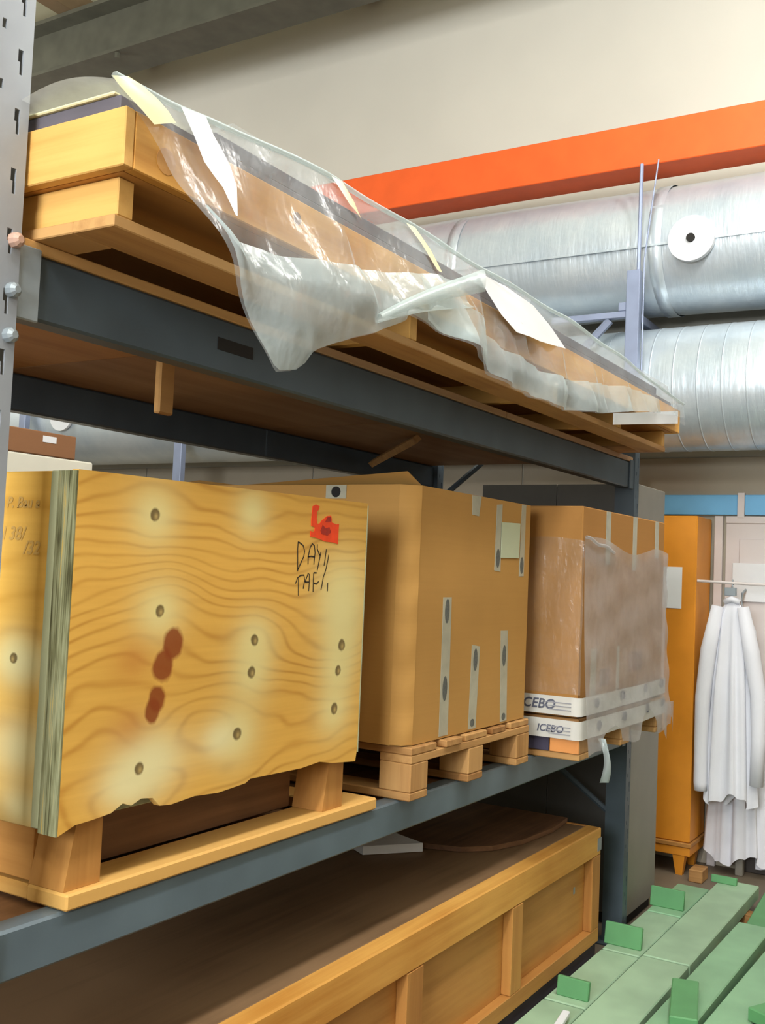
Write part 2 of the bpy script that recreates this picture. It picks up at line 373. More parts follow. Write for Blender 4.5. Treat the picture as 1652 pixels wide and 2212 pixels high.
single('cable', T([(5.185, 0.17, 3.73), (5.18, 0.19, 3.55), (5.16, 0.222, 3.2), (5.17, 0.225, 2.5)], 0.004, 6), m_galv, 'thin pale cable hanging from orange beam beside channel', 'cable')

# lamps (above the frame)
for i, (p, e) in enumerate(LAMPS):
    n = ['above camera and left rack post', 'above the aisle in front of plywood crate', 'above the aisle in front of wrapped box', 'behind the camera on the right', 'added over the far back corner to brighten the duct'][i]
    t = thing('ceiling_lamp', 'long white fluorescent ceiling lamp ' + n, 'lamp', (p[0], p[1], p[2] + 0.02), 'ceiling lamps')
    part('housing', B(p[0] - .76, p[0] + .76, p[1] - .13, p[1] + .13, p[2] + .02, p[2] + .09, 0.01), m_house, t)
    part('tube', T([(p[0] - .70, p[1], p[2] - .03), (p[0] + .70, p[1], p[2] - .03)], 0.014, 8), m_tube, t)
    for s in (-.6, .6): part('hanger_wire', T([(p[0] + s, p[1], p[2] + .09), (p[0] + s, p[1], 5.9)], 0.004, 5), m_galv, t)

# ------------------------------------------------------------------ pallet rack
rk = thing('pallet_rack', 'grey steel pallet rack with slotted posts and dark beams', 'rack', (1.07, 0.0, 0))
def slotted_post(x0, x1, y0, y1, z1):
    bm = bmesh.new(); th = 0.004
    bx(bm, x0, x0 + th, y0 + th, y1, 0, z1); bx(bm, x1 - th, x1, y0 + th, y1, 0, z1)
    wd = x1 - x0
    cols = [(x0, x0 + wd * .34, 0, 0, 0), (x0 + wd * .34, x0 + wd * .43, .05, .016, 0), (x0 + wd * .43, x0 + wd * .70, 0, 0, 0), (x0 + wd * .70, x0 + wd * .81, 0.0, .042, 1), (x0 + wd * .81, x1, 0, 0, 0)]
    for a, c, off, hh, sl in cols:
        if not hh: bx(bm, a, c, y0, y0 + th, 0, z1); continue
        z = 0.0
        k = 0
        while z < z1:
            top = min(off + 0.1 * k + .06 - hh / 2, z1)
            if top > z: bx(bm, a, c, y0, y0 + th, z, top)
            if sl:   # teardrop slot: narrower lower half
                bx(bm, a, a + (c - a) * .4, y0, y0 + th, top, min(top + hh * .5, z1))
            z = top + hh; k += 1
    return bm
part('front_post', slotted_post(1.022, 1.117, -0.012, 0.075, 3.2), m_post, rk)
part('front_post', slotted_post(4.378, 4.438, -0.012, 0.075, 2.12), m_beam, rk)  # right-hand post in dark beam paint, in place of shade on it
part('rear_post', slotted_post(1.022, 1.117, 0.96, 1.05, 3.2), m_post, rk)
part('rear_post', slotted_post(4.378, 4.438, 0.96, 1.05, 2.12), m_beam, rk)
def beam(y0, y1, z0, z1):
    bm = bmesh.new(); bx(bm, 1.118, 4.377, y0, y1, z0, z1, 0.005); return bm
def beam_step(y0, y1, z0, z1):
    # box beam with a shallow pressed groove along its face
    prof = [(y0, z0), (y0, z0 + (z1 - z0) * .34), (y0 + .006, z0 + (z1 - z0) * .42), (y0 + .006, z0 + (z1 - z0) * .56), (y0, z0 + (z1 - z0) * .64), (y0, z1), (y1, z1), (y1, z0)]
    bm = bmesh.new(); a = [bm.verts.new((1.118, p, q)) for p, q in prof]; c = [bm.verts.new((4.377, p, q)) for p, q in prof]
    bm.faces.new(a); bm.faces.new(c[::-1])
    for i in range(8): j = (i + 1) % 8; bm.faces.new((a[i], a[j], c[j], c[i]))
    return bm
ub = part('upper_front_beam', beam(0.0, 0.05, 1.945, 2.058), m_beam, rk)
part('beam_slot', B(1.632, 1.748, -0.0015, 0.002, 1.992, 2.018, 0.0), m_black, ub)
part('upper_rear_beam', beam(0.98, 1.03, 1.95, 2.055), m_beam, rk)
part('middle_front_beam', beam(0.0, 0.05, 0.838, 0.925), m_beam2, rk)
for a, c in ((1.13, 2.2), (2.205, 3.3), (3.305, 4.37)): part('shelf_board', B(a, c, 0.052, 0.978, 0.900, 0.918, .002), dark_wood, rk)  # mid-level boards added to block light and darken what lies below
part('middle_rear_beam', beam(0.98, 1.03, 0.838, 0.925), m_beam, rk)
for z0, z1 in ((1.90, 2.10), (0.80, 0.96)):
    c = part('beam_connector', B(1.1175, 1.165, -0.008, -0.0005, z0 + .04, z1 - .035, 0.002), m_conn, rk)
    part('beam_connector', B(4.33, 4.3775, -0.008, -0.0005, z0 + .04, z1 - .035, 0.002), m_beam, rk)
for z in (2.063, 1.98, 1.905):
    part('connector_pin', T([(1.103, -0.010, z), (1.103, -0.024, z), (1.103, -0.030, z)], 0.013, 10, radii=[0.013, 0.012, 0.006]), m_bolt if z > 2.05 else m_conn, rk)
for (y0, z0, y1, z1) in ((0.08, 1.3, 0.96, 1.92), (0.74, 2.07, 0.955, 1.90), (0.08, 0.55, 0.96, 1.15)):
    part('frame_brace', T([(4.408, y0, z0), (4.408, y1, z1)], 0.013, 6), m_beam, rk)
part('frame_brace', T([(1.07, 0.08, 1.1), (1.07, 0.96, 1.7)], 0.015, 6), m_beam, rk)
for x, y in ((1.0695, .03), (4.408, .03), (1.0695, 1.005), (4.408, 1.005)):
    part('base_plate', B(x - .07, x + .07, y - .07, y + .07, 0, 0.006), m_beam, rk)
part('shelf_board', B(1.13, 1.868, -0.005, 1.03, 2.058, 2.078, 0.002), chip_l, rk, label='lighter chipboard shelf board')
part('shelf_board', B(1.872, 3.06, -0.005, 1.03, 2.058, 2.078, 0.002), chip_d, rk)
part('shelf_board', B(3.064, 4.37, -0.005, 1.03, 2.058, 2.078, 0.002), chip_d, rk)
part('shelf_cleat', B(1.828, 1.880, 0.345, 0.365, 1.903, 2.057, 0.004), chip_l, rk, label='short wooden cleat hanging under the shelf board')
part('shelf_batten', T([(3.75, 0.94, 2.0), (3.36, 0.50, 2.044)], 0.018, 4), old_pine[0], rk, label='diagonal wooden batten under the shelf')

# second rack row behind
rb = thing('pallet_rack', 'second steel rack row standing behind the first, mostly hidden', 'rack', (2.7, 1.3, 0))
for x in (1.02, 4.445):
    for y in (1.18, 2.1): part('post', B(x, x + .09, y, y + .08, 0, 1.40, 0.003), m_beam, rb)
for y in (1.19, 2.11): part('beam', B(1.115, 4.44, y, y + .05, .84, .925, 0.004), m_beam, rb)
single('foam_box', B(1.5, 2.70, 1.50, 2.05, .926, 1.897, 0.006), m_foam, 'tall off-white box behind plywood crate, under a brown carton', 'box')
bc = thing('flat_carton', 'brown carton with a small white label on top of off-white box', 'box', (2.3, 1.75, 1.898))
part('carton_body', B(1.9, 2.612, 1.50, 2.0, 1.898, 1.982, 0.003), card_d, bc)
part('label', B(2.46, 2.52, 1.4985, 1.4998, 1.945, 1.968), m_white, bc)

# ------------------------------------------------------------------ plywood crate on the middle shelf
ZS = 0.926
cr = thing('plywood_crate', 'yellow plywood crate with knots, torn bottom edge and black marker writing', 'crate', (1.75, 0.4, ZS))
bxo, bz = 1.75, ZS
KN = [(1.456, 1.634, .030, 'eye'), (1.483, 1.451, .030, 'eye'), (1.45, 1.156, .030, 'eye'), (1.485, 1.165, .075, 'spread'), (1.42, 1.13, .05, 'spread'), (1.75, 1.661, .026, 'pale'), (1.779, 1.385, .030, 'eye'), (1.774, 1.316, .032, 'eye'), (2.12, 1.360, .036, 'eye'), (2.11, 1.300, .030, 'eye'), (2.10, 1.208, .034, 'eye'), (1.735, 1.189, .034, 'eye'), (1.68, 1.185, .045, 'spread'), (1.525, 1.388, .030, 'brown'), (1.500, 1.345, .030, 'brown'), (1.488, 1.283, .024, 'brown'), (1.478, 1.262, .022, 'brown'), (2.112, 1.49, .050, 'pale'), (2.12, 1.432, .036, 'pale'), (1.42, 1.36, .05, 'rust'), (1.42, 1.235, .05, 'rust')]
ply_f = m_ply('plywood_front', srgb(232, 182, 86), srgb(200, 144, 58), 0, [(a - bxo, c - bz, s, k) for a, c, s, k in KN], 31)
ply_e = m_ply('plywood_end', srgb(236, 186, 88), srgb(214, 160, 66), 1, [(.12 - .4, 1.361 - bz, .024, 'eye'), (.08 - .4, 1.355 - bz, .05, 'spread'), (.08 - .4, 1.204 - bz, .07, 'spread'), (.07 - .4, 1.10 - bz, .05, 'spread')], 9)
def m_plyedge():
    b = NB('plywood_edge'); n = b.noise(b.coord((1, 260, 5), 10), 1.0, 4, 0.65); n2 = b.noise(b.coord((1, 60, 9), 10), 1.0, 3)
    c = b.ramp(b.math('MULTIPLY_ADD', n2, 0.5, b.math('MULTIPLY', n, 0.5)), [(0.38, srgb(70, 68, 42)), (0.47, srgb(118, 118, 84)), (0.57, srgb(150, 152, 118)), (0.68, srgb(196, 162, 74))])
    b.bump(n, 0.5, 0.006); return b.fin(c, 0.7, 0, 0.2)
ply_edge = m_plyedge(); edge_pale = m_wood('pale_edge', srgb(178, 182, 148), srgb(146, 148, 112), 2)
torn = [(1.262, 1.066), (1.30, 1.079), (1.341, 1.081), (1.385, 1.085), (1.413, 1.098), (1.435, 1.090), (1.46, 1.099), (1.491, 1.095), (1.511, 1.077), (1.544, 1.074), (1.61, 1.079), (1.682, 1.074), (1.772, 1.080), (1.787, 1.087), (1.886, 1.085), (1.974, 1.083), (2.048, 1.088), (2.10, 1.078), (2.205, 1.068)]
FY = -0.02
def torn_z(x):
    for (a, p), (c, q) in zip(torn, torn[1:]):
        if a <= x <= c: return p + (q - p) * (x - a) / (c - a)
    return 1.066
fp = part('front_panel', prism_y(torn + [(2.212, 1.10), (2.212, 1.714), (1.262, 1.702)], FY, FY + 0.016), ply_f, cr)
ed = part('panel_edge', B(1.258, 1.2615, FY, FY + 0.046, 1.066, 1.700), ply_edge, fp, label='weathered grey plywood edge')
part('edge_strip', B(1.258, 2.20, FY + 0.046, FY + 0.066, 1.072, 1.700, 0.002), edge_pale, cr)
part('backing_board', B(1.262, 2.20, FY + 0.0165, FY + 0.0455, 1.105, 1.700), pine[0], cr)
ep = part('end_panel', B(1.262, 1.280, FY + 0.0665, 0.90, 1.070, 1.700, 0.002), ply_e, cr)
part('far_end_panel', B(2.186, 2.203, FY + 0.0665, 0.90, 1.070, 1.708, 0.002), pale_pine[2], cr)
part('back_panel', B(1.262, 2.203, 0.9005, 0.916, 1.07, 1.706, 0.002), pine[0], cr)
part('lid', B(1.281, 2.185, FY + 0.067, 0.90, 1.684, 1.699, 0.002), honey[0], cr)
part('floor_board', B(1.285, 2.18, 0.05, 0.90, 1.072, 1.09), dark_wood, cr)
part('corner_post', B(2.2125, 2.2155, FY - 0.001, FY + 0.014, 1.09, 1.708), edge_pale, cr)
# skid: perimeter boards and tapered feet
for (a, c) in ((FY + .01, FY + .115), (0.40, 0.50), (0.80, 0.90)):
    part('skid_runner', B(1.30, 2.335, a, c, ZS, ZS + 0.030, 0.004), pale_pine[0], cr)
part('skid_cross_board', B(1.305, 1.40, FY + .1155, 0.80, ZS + 0.0, ZS + 0.028, 0.003), pale_pine[1], cr)
part('skid_cross_board', B(2.21, 2.30, FY + .1155, 0.80, ZS + 0.0, ZS + 0.028, 0.003), pale_pine[1], cr)
for x0 in (1.305, 2.105):
    for y0 in (0.005, 0.405, 0.80):
        bm = bmesh.new(); q = [(x0, y0), (x0 + .085, y0), (x0 + .085, y0 + .09), (x0, y0 + .09)]
        a = [bm.verts.new((x, yy, ZS + .0305)) for x, yy in q]
        c = [bm.verts.new((x + (0.028 if i in (0, 3) else 0), yy, 1.1045)) for i, (x, yy) in enumerate(q)]
        bm.faces.new(a[::-1]); bm.faces.new(c)
        for i in range(4): j = (i + 1) % 4; bm.faces.new((a[i], a[j], c[j], c[i]))
        part('foot_block', bm, honey[2], cr)
part('inner_skirt', B(1.392, 2.10, 0.10, 0.118, ZS + 0.031, 1.070, 0.002), dark_wood, cr)
part('end_skirt', B(1.310, 1.325, 0.0955, 0.80, ZS + 0.032, 1.068, 0.002), honey[1], cr)
# sticker and marker
st = [(1.971, 1.689), (1.984, 1.694), (1.999, 1.691), (1.995, 1.682), (1.989, 1.678), (1.989, 1.662), (1.992, 1.649), (2.002, 1.65), (2.01, 1.658), (2.032, 1.67), (2.048, 1.672), (2.052, 1.664), (2.052, 1.656), (2.073, 1.652), (2.084, 1.654), (2.083, 1.635), (2.083, 1.605), (2.064, 1.608), (2.028, 1.609), (1.999, 1.615), (1.967, 1.618), (1.966, 1.631), (1.978, 1.629), (1.983, 1.632), (1.984, 1.64), (1.969, 1.643), (1.968, 1.656)]
sk = part('sticker', prism_y(st, FY - 0.0015, FY - 0.0003), m_red, cr, label='torn bright red sticker')
part('sticker_print', prism_y([(2.006, 1.634), (2.014, 1.648), (2.026, 1.640), (2.042, 1.644), (2.050, 1.632), (2.036, 1.624), (2.012, 1.626)], FY - 0.0022, FY - 0.0016), m_redd, sk)
part('sticker_print', prism_y([(2.024, 1.655), (2.032, 1.667), (2.046, 1.669), (2.049, 1.658)], FY - 0.0022, FY - 0.0016), m_redd, sk)
bm = bmesh.new()
for s in ([(1.921, 1.604), (1.92, 1.587), (1.922, 1.563), (1.924, 1.536)], [(1.921, 1.604), (1.941, 1.596), (1.948, 1.583), (1.945, 1.57), (1.931, 1.55), (1.924, 1.539)], [(1.964, 1.553), (1.963, 1.572), (1.969, 1.592), (1.977, 1.602), (1.986, 1.597), (1.99, 1.581), (1.988, 1.565), (1.987, 1.553)], [(1.961, 1.57), (1.974, 1.572), (1.989, 1.571)], [(1.998, 1.601), (1.998, 1.59), (2.006, 1.58), (2.012, 1.574)], [(2.014, 1.584), (2.009, 1.565), (2.002, 1.54)], [(2.036, 1.591), (2.032, 1.566), (2.029, 1.551)], [(2.047, 1.578), (2.044, 1.565), (2.037, 1.541), (2.028, 1.524), (2.025, 1.508), (2.021, 1.494)], [(1.918, 1.508), (1.925, 1.521), (1.936, 1.527), (1.949, 1.528), (1.953, 1.518), (1.951, 1.507), (1.949, 1.496)], [(1.929, 1.52), (1.93, 1.499), (1.932, 1.48)], [(1.955, 1.512), (1.966, 1.532), (1.971, 1.53), (1.972, 1.51), (1.971, 1.491)], [(1.955, 1.512), (1.971, 1.512)], [(1.988, 1.534), (1.988, 1.516), (1.989, 1.489)], [(1.988, 1.534), (2.0, 1.534)], [(1.989, 1.51), (2.002, 1.508), (2.01, 1.514)], [(2.048, 1.511), (2.048, 1.491)]):
    stroke(bm, s, FY - 0.0006, 0.0032)
part('marker_writing', bm, m_ink, cr, label='black marker letters')
def end_text(s, y, z, size):
    M = Matrix.Translation((1.2612, y, z)) @ Matrix.Rotation(-math.pi / 2, 4, 'Z') @ Matrix.Rotation(math.pi / 2, 4, 'X')
    return text_bm(s, size, M, 0.2)
for s, y, z, sz in (('P. Bau a', .120, 1.642, .028), ('N 38/', .150, 1.585, .034), ('/32', .090, 1.560, .034)):
    part('pencil_writing', end_text(s, y, z, sz), m_pencil, cr, label='faint pencil writing')

# ------------------------------------------------------------------ wooden pallets
def pallet(x0, x1, y0, y1, z, label, first_mats=None):
    t = thing('wooden_pallet', label, 'pallet', ((x0 + x1) / 2, (y0 + y1) / 2, z), 'pallets on the middle shelf')
    W = x1 - x0; rr = random.Random(int(x0 * 100))
    ys = (y0, (y0 + y1) / 2 - .05, y1 - .1)
    for i, (a, bwd) in enumerate(((0, .145), (.19, .10), (.327, .145), (.51, .10), (.655, .145))):
        k = a / .8 * W; dz = rr.uniform(0, .003); dy = rr.uniform(-.008, .006)
        part('deck_board', B(x0 + k, x0 + k + bwd * W / .8, y0 + dy, y1, z + .122 + .0005, z + .141 + dz, .003), old_pine[1], t)
    for yy in ys: part('stringer', B(x0 + .002, x1 - .002, yy, yy + .1, z + .1, z + .122, .002), old_pine[0], t)
    xs = (x0, (x0 + x1) / 2 - .05, x1 - .1)
    for i, xx in enumerate(xs):
        part('bottom_board', B(xx, xx + .1, y0, y1, z, z + .022, .003), old_pine[1], t)
        for j, yy in enumerate(ys):
            m = old_pine[2]
            if first_mats and j == 0: m = first_mats[i]
            part('block', B(xx + .001, xx + .099, yy - .0, yy + .1, z + .0225, z + .0995, .003), m, t)
    return t
pallet(2.462, 3.262, -0.035, 1.00, ZS, 'worn wooden pallet under the tall cardboard box')
pallet(3.39, 4.366, -0.165, 0.94, ZS, 'wooden pallet with navy and orange blocks under the wrapped box')

# ------------------------------------------------------------------ tall cardboard box
ZB = ZS + 0.146
b2 = thing('cardboard_box', 'tall brown cardboard box with printed tape strips on a pallet', 'box', (2.85, 0.5, ZB))
X0, X1, Y0, Y1, ZT = 2.445, 3.245, -0.02, 0.98, 1.785
bm = bmesh.new(); ch = 0.045; pr = [(X0 + ch, Y0), (X1, Y0), (X1, Y1), (X0, Y1), (X0, Y0 + ch)]
a = [bm.verts.new((x, y, ZB)) for x, y in pr]; c = [bm.verts.new((x, y, ZT)) for x, y in pr]
bm.faces.new(a[::-1]); bm.faces.new(c)
for i in range(5): j = (i + 1) % 5; bm.faces.new((a[i], a[j], c[j], c[i]))
part('box_body', bm, card, b2)
# crushed corner strip: ripples down the cut corner
bm = bmesh.new(); N = 36; rowsv = []
for i in range(N + 1):
    z = ZB + .002 + (ZT - ZB - .004) * i / N; k = 0.004 * math.sin(i * 1.05) + 0.003 * math.sin(i * .47)
    rowsv.append([bm.verts.new(p) for p in ((X0 - .001, Y0 + ch, z), (X0 + ch * .35 - .006 - k, Y0 + ch * .45 - .008 - k, z), (X0 + ch, Y0 - .001, z))])
for q, s in zip(rowsv, rowsv[1:]):
    for t in range(2): bm.faces.new((q[t], q[t + 1], s[t + 1], s[t]))
part('crushed_corner', bm, card, b2, True)
def flap(pts, mat, par, nm='flap'):
    bm = bmesh.new(); bm.faces.new([bm.verts.new(p) for p in pts]); r = bmesh.ops.solidify(bm, geom=bm.faces[:], thickness=0.004); return part(nm, bm, mat, par)
flap([(X0 + .0, Y0 + .05, ZT + .0005), (X0 + .0, Y0 + .6, ZT + .0005), (X0 + .02, Y0 + .3, ZT + .022), (X0 - .004, Y0 + .02, ZT + .035), (X0 + .045, Y0 + .002, ZT + .0005)], card, b2)
flap([(X0 + .02, Y0 + .62, ZT + .001), (X0 + .02, Y0 + .95, ZT + .001), (X0 + .03, Y0 + .8, ZT + .02)], card, b2)
TY = Y0 - 0.0012
def tape(pts, y, par, ovals, nm='tape_strip', mat=m_tape):
    t = part(nm, prism_y(pts, y, y + .0009), mat, par)
    (xa, za), (xb, zb) = ((pts[0][0] + pts[1][0]) / 2, pts[0][1]), ((pts[2][0] + pts[3][0]) / 2, pts[2][1])
    for o_, hl in ovals:
        cx, cz = xa + (xb - xa) * o_, za + (zb - za) * o_
        part('oval_print', prism_y([(cx + .014 * math.cos(k * math.pi / 8), cz + hl * math.sin(k * math.pi / 8)) for k in range(16)], y - .0005, y - .0001), m_print, t)
    return t
tape([(2.638, 1.476), (2.69, 1.476), (2.697, 1.078), (2.643, 1.078)], TY, b2, ((.10, .036), (.66, .036)))
tape([(2.835, 1.332), (2.89, 1.325), (2.879, 1.078), (2.829, 1.078)], TY, b2, ((.18, .034), (.93, .012)))
tape([(3.038, 1.369), (3.091, 1.368), (3.105, 1.078), (3.056, 1.078)], TY, b2, ((.28, .034), (.95, .012)))
tape([(2.976, 1.768), (3.017, 1.772), (3.018, 1.557), (2.973, 1.56)], TY, b2, ((.80, .03),))
tape([(3.170, 1.783), (3.204, 1.784), (3.202, 1.545), (3.164, 1.544)], TY, b2, ((.85, .028),))
tape([(2.80, 1.784), (2.863, 1.784), (2.85, 1.723), (2.805, 1.725)], TY, b2, ())
part('paper_label', prism_y([(3.012, 1.715), (3.157, 1.719), (3.155, 1.604), (3.014, 1.601)], TY - .0022, TY - .0012), m_label, b2, label='pale green paper label')
# stamp on the side face seen above the crate
sp_ = part('side_label', B(X0 - .0022, X0 - .0008, 0.20, 0.27, 1.745, 1.783), m_tape, b2)
part('stamp', disc_x(X0 - .0022, 0.235, 1.764, .016, .0008, 14), m_black, sp_)

# ------------------------------------------------------------------ wrapped box
b3 = thing('cardboard_box', 'brown cardboard box inside stretch wrap at the rack end', 'box', (3.9, 0.35, ZB))
BX0, BX1, BY0, BY1, BZ1 = 3.385, 4.355, -0.155, 0.90, 1.795
part('box_body', B(BX0, BX1, BY0, BY1, ZB, BZ1, 0.004), card2, b3)
for x, zb in ((3.62, 1.60), (3.93, 1.585), (4.22, 1.64)):
    tape([(x, BZ1 - .002), (x + .05, BZ1 - .002), (x + .05, zb), (x + .002, zb)], BY0 - .0012, b3, ())
tape([(3.50, 1.30), (3.56, 1.30), (3.56, ZB + .01), (3.50, ZB + .01)], BY0 - .0012, b3, ())
tape([(3.78, 1.30), (3.81, 1.30), (3.81, ZB + .01), (3.78, ZB + .01)], BY0 - .0012, b3, ())
for x, z, wd, hh in ((3.60, 1.165, .10, .06), (3.92, 1.20, .16, .07)):
    part('print_patch', B(x, x + wd, BY0 - .0012, BY0 - .0003, z, z + hh), m_print and card_d, b3)
sw = thing('stretch_wrap', 'cloudy plastic stretch wrap with white printed bands around box and pallet', 'plastic wrap', (3.9, 0.35, ZS + .05))
def sheet(P, nu, nv, mat, par, nm, smooth=True):
    bm = bmesh.new(); g = [[bm.verts.new(P(i / nu, j / nv)) for j in range(nv + 1)] for i in range(nu + 1)]
    for i in range(nu):
        for j in range(nv): bm.faces.new((g[i][j], g[i + 1][j], g[i + 1][j + 1], g[i][j + 1]))
    return part(nm, bm, mat, par, smooth)
def wf(u, v):
    x = BX0 - .008 + (BX1 - BX0 + .016) * u
    top = 1.675 + .02 * math.sin(u * 9) - .02 * u + .015 * math.exp(-(u / .08) ** 2); bot = .948 + .010 * math.sin(u * 21) + .085 * max(0, math.sin((x - 3.49) / .45 * math.pi * 2 * 1.02 - .2)) ** .5
    z = bot + (top - bot) * v
    fl = (1 - v) ** 2 * .035
    return (x, BY0 - .010 - fl - .004 * math.sin(z * 40 + u * 8) * math.sin(u * 17) - .003, z)
sheet(wf, 60, 50, wrap_thick, sw, 'wrap_front')
def ws(u, v):
    y = BY0 - .012 + (BY1 - BY0) * u
    top = 1.675 + .012 * math.sin(u * 12); bot = 1.15
    z = bot + (top - bot) * v
    return (BX0 - .010 - .003 * math.sin(z * 30 + u * 20), y, z)
sheet(ws, 30, 20, wrap_thin, sw, 'wrap_side')
def wr_(u, v):
    y = BY0 - .012 + (BY1 - BY0) * u; z = 1.03 + (1.66 - 1.03) * v
    return (BX1 + .010 + .003 * math.sin(z * 30), y, z)
sheet(wr_, 14, 14, wrap_thick, sw, 'wrap_far_side')
def wtop(u, v):
    # gathered upper hem
    x = BX0 - .012 + (BX1 - BX0 + .02) * u * .30; t = v * 2 * math.pi
    return (x, BY0 - .018 + .005 * math.cos(t), 1.688 - .04 * u + .006 * math.sin(t) + .004 * math.sin(u * 11))
sheet(wtop, 24, 8, wrap_thick, sw, 'wrap_hem')
def band(z0, z1, nm, dip):
    # runs along the side face, round the corner and over the front
    L1 = 0.55; L2 = BX1 - BX0 + .02; tot = L1 + L2
    def P(u, v):
        s = u * tot; zz = z0 + (z1 - z0) * v + dip * math.sin(u * 5.5)
        if s < L1: return (BX0 - .016, BY0 - .018 + (L1 - s), zz)
        return (BX0 - .016 + (s - L1), BY0 - .018 - .004 * math.sin((s - L1) * 7) ** 2, zz + .012 * ((s - L1) / L2))
    return sheet(P, 60, 3, m_band, sw, nm)
bd = []
for z0, z1, dp in ((1.074, 1.137, .004), (0.992, 1.056, .006)):
    t = band(z0, z1, 'printed_band', dp); bd.append(t)
for k, (z, t) in enumerate(((1.110, bd[0]), (1.028, bd[1]))):
    M = Matrix.Translation((BX0 - .0175, -0.015 - .05 * k, z)) @ Matrix.Rotation(-math.pi / 2, 4, 'Z') @ Matrix.Rotation(math.pi / 2, 4, 'X')
    part('band_print', text_bm('ICEBO', .046 - .012 * k, M, 0.2), m_logo, t)
    bm = bmesh.new()
    for i in range(3): bx(bm, BX0 - .0182, BX0 - .0172, -.14, -.06 + .01 * i, z - .016 + .012 * i, z - .013 + .012 * i)
    part('band_small_print', bm, m_logo2, t)
    for x in (3.52, 3.80, 4.08, 4.30):
        xx = x + .03 * k
        part('band_print', prism_y([(xx + .022 * math.cos(q * math.pi / 6), z + .002 + .016 * (xx - 3.385) + .018 * math.sin(q * math.pi / 6)) for q in range(12)], BY0 - .0235, BY0 - .0227), m_logo, t)
# loose tail of wrap
def tl(u, v):
    return (3.505 + .020 * (v - .5) + .03 * u * u + .008 * math.sin(v * 6 + u * 5), BY0 - .05 - .02 * math.sin(u * 3) + .012 * math.cos(v * 6), 0.995 - .155 * u)
sheet(tl, 14, 6, film_fold, sw, 'wrap_tail')
def tl2(u, v):
    return (4.30 + .13 * v, BY0 - .03 - .01 * math.sin(v * 9), 1.045 - (.10 + .05 * math.sin(v * 7)) * u)
sheet(tl2, 8, 10, wrap_thick, sw, 'wrap_tail')
# painted end blocks of this pallet, wrapped face plates
pl = [o for o in bpy.data.objects if o.get('label', '').startswith('wooden pallet with navy')][0]
part('navy_plate', B(3.3855, 3.3895, -0.056, 0.20, ZS + .024, ZS + .098, .001), m_navy, pl, label='navy painted side plate')
part('orange_plate', B(3.3845, 3.3895, -0.165, -0.060, ZS + .024, ZS + .100, .001), m_oblock, pl, label='orange side plate')

# ------------------------------------------------------------------ flat crate on the upper shelf
ZU = 2.0785
TY0 = -0.19; TC = -0.23; ZC = 2.162; ZCT = 2.257
fc = thing('flat_crate', 'long flat pine crate under plastic sheet on the top shelf', 'crate', (2.7, 0.2, ZU))
for a, c in ((TY0, TY0 + .095), (0.10, 0.20), (0.48, 0.58)):
    part('bottom_board', B(1.150, 4.21, a, c, ZU, ZU + .020, .002), old_pine[0], fc)
for a in (1.150, 4.12): part('bottom_cross_board', B(a, a + .09, TY0 + .0955, .0995, ZU, ZU + .020, .002), old_pine[1], fc)
for x in (1.158, 2.10, 3.00, 3.62, 4.17):
    part('bearer', B(x, x + .035, TY0 + .002, .58, ZU + .0205, ZC - .0005, .002), pale_pine[1], fc)
part('crate_floor', B(1.147, 4.24, TC + .023, .557, ZC, ZC + .010), honey[0], fc)
part('front_board', B(1.147, 4.25, TC, TC + .022, ZC, ZCT, .002), pine[0], fc)
part('end_board', B(1.125, 1.1465, TC, .58, ZC, ZCT, .002), pale_pine[1], fc)
part('far_end_board', B(4.2505, 4.272, TC, .58, ZC, ZCT, .002), pine[1], fc)
part('back_board', B(1.147, 4.25, .558, .58, ZC, ZCT, .002), pine[0], fc)
part('board_knot', T([(1.218, TC + .001, 2.200), (1.218, TC - .0008, 2.200)], .022, 14), m_wood('knot_wood', srgb(216, 164, 96), srgb(190, 136, 74), 1), fc)
part('board_knot', T([(1.58, TC + .001, 2.220), (1.58, TC - .0008, 2.220)], .012, 12), dark_wood, fc)
part('slab', B(1.14, 4.24, TC + .03, .56, ZCT + .0005, 2.287, .002), m_slab, fc, label='dark grey slab on the crate')
part('slab', B(1.34, 4.05, TC + .035, .56, 2.2875, 2.318, .003), m_slab, fc)
part('top_sheet', B(1.135, 1.335, TC + .04, .57, 2.2875, 2.293, .002), m_cream, fc, label='cream sheet on top')
part('white_strap', prism_y([(3.42, 2.118), (3.42, 2.078), (4.20, 2.193), (4.20, 2.245)], TC - .012, TC - .008), m_white, fc, label='white strap near the far end')

# plastic sheet
ps = thing('plastic_sheet', 'translucent plastic sheet draped over the long crate, hanging in a pointed tail', 'plastic sheet', (2.5, -0.2, 2.05))
low = [(1.085, 2.276), (1.125, 2.250), (1.154, 2.231), (1.187, 2.203), (1.217, 2.161), (1.254, 2.119), (1.304, 2.072), (1.352, 2.005), (1.394, 1.95), (1.447, 1.891), (1.498, 1.902), (1.538, 1.938), (1.611, 1.975), (1.79, 2.042), (1.909, 2.102), (1.993, 2.09), (2.213, 2.059), (2.399, 2.037), (2.64, 2.036), (2.81, 2.033), (3.16, 2.075), (3.534, 2.14), (3.9, 2.19), (4.29, 2.23)]
def zlow(x):
    for (a, p), (c, q) in zip(low, low[1:]):
        if a <= x <= c: return p + (q - p) * (x - a) / (c - a)
    return low[-1][1] if x > 4 else low[0][1]
TOPZ = [(1.0, 2.280), (1.08, 2.281), (1.21, 2.288), (1.31, 2.303), (1.67, 2.330), (2.35, 2.332), (2.97, 2.338), (3.5, 2.322), (4.02, 2.290), (4.4, 2.284)]
def ztop(x):
    for (a, p), (c, q) in zip(TOPZ, TOPZ[1:]):
        if a <= x <= c: return p + (q - p) * (x - a) / (c - a) + .003 * math.sin(x * 13)
    return 2.285
XA, XB = 1.088, 4.285
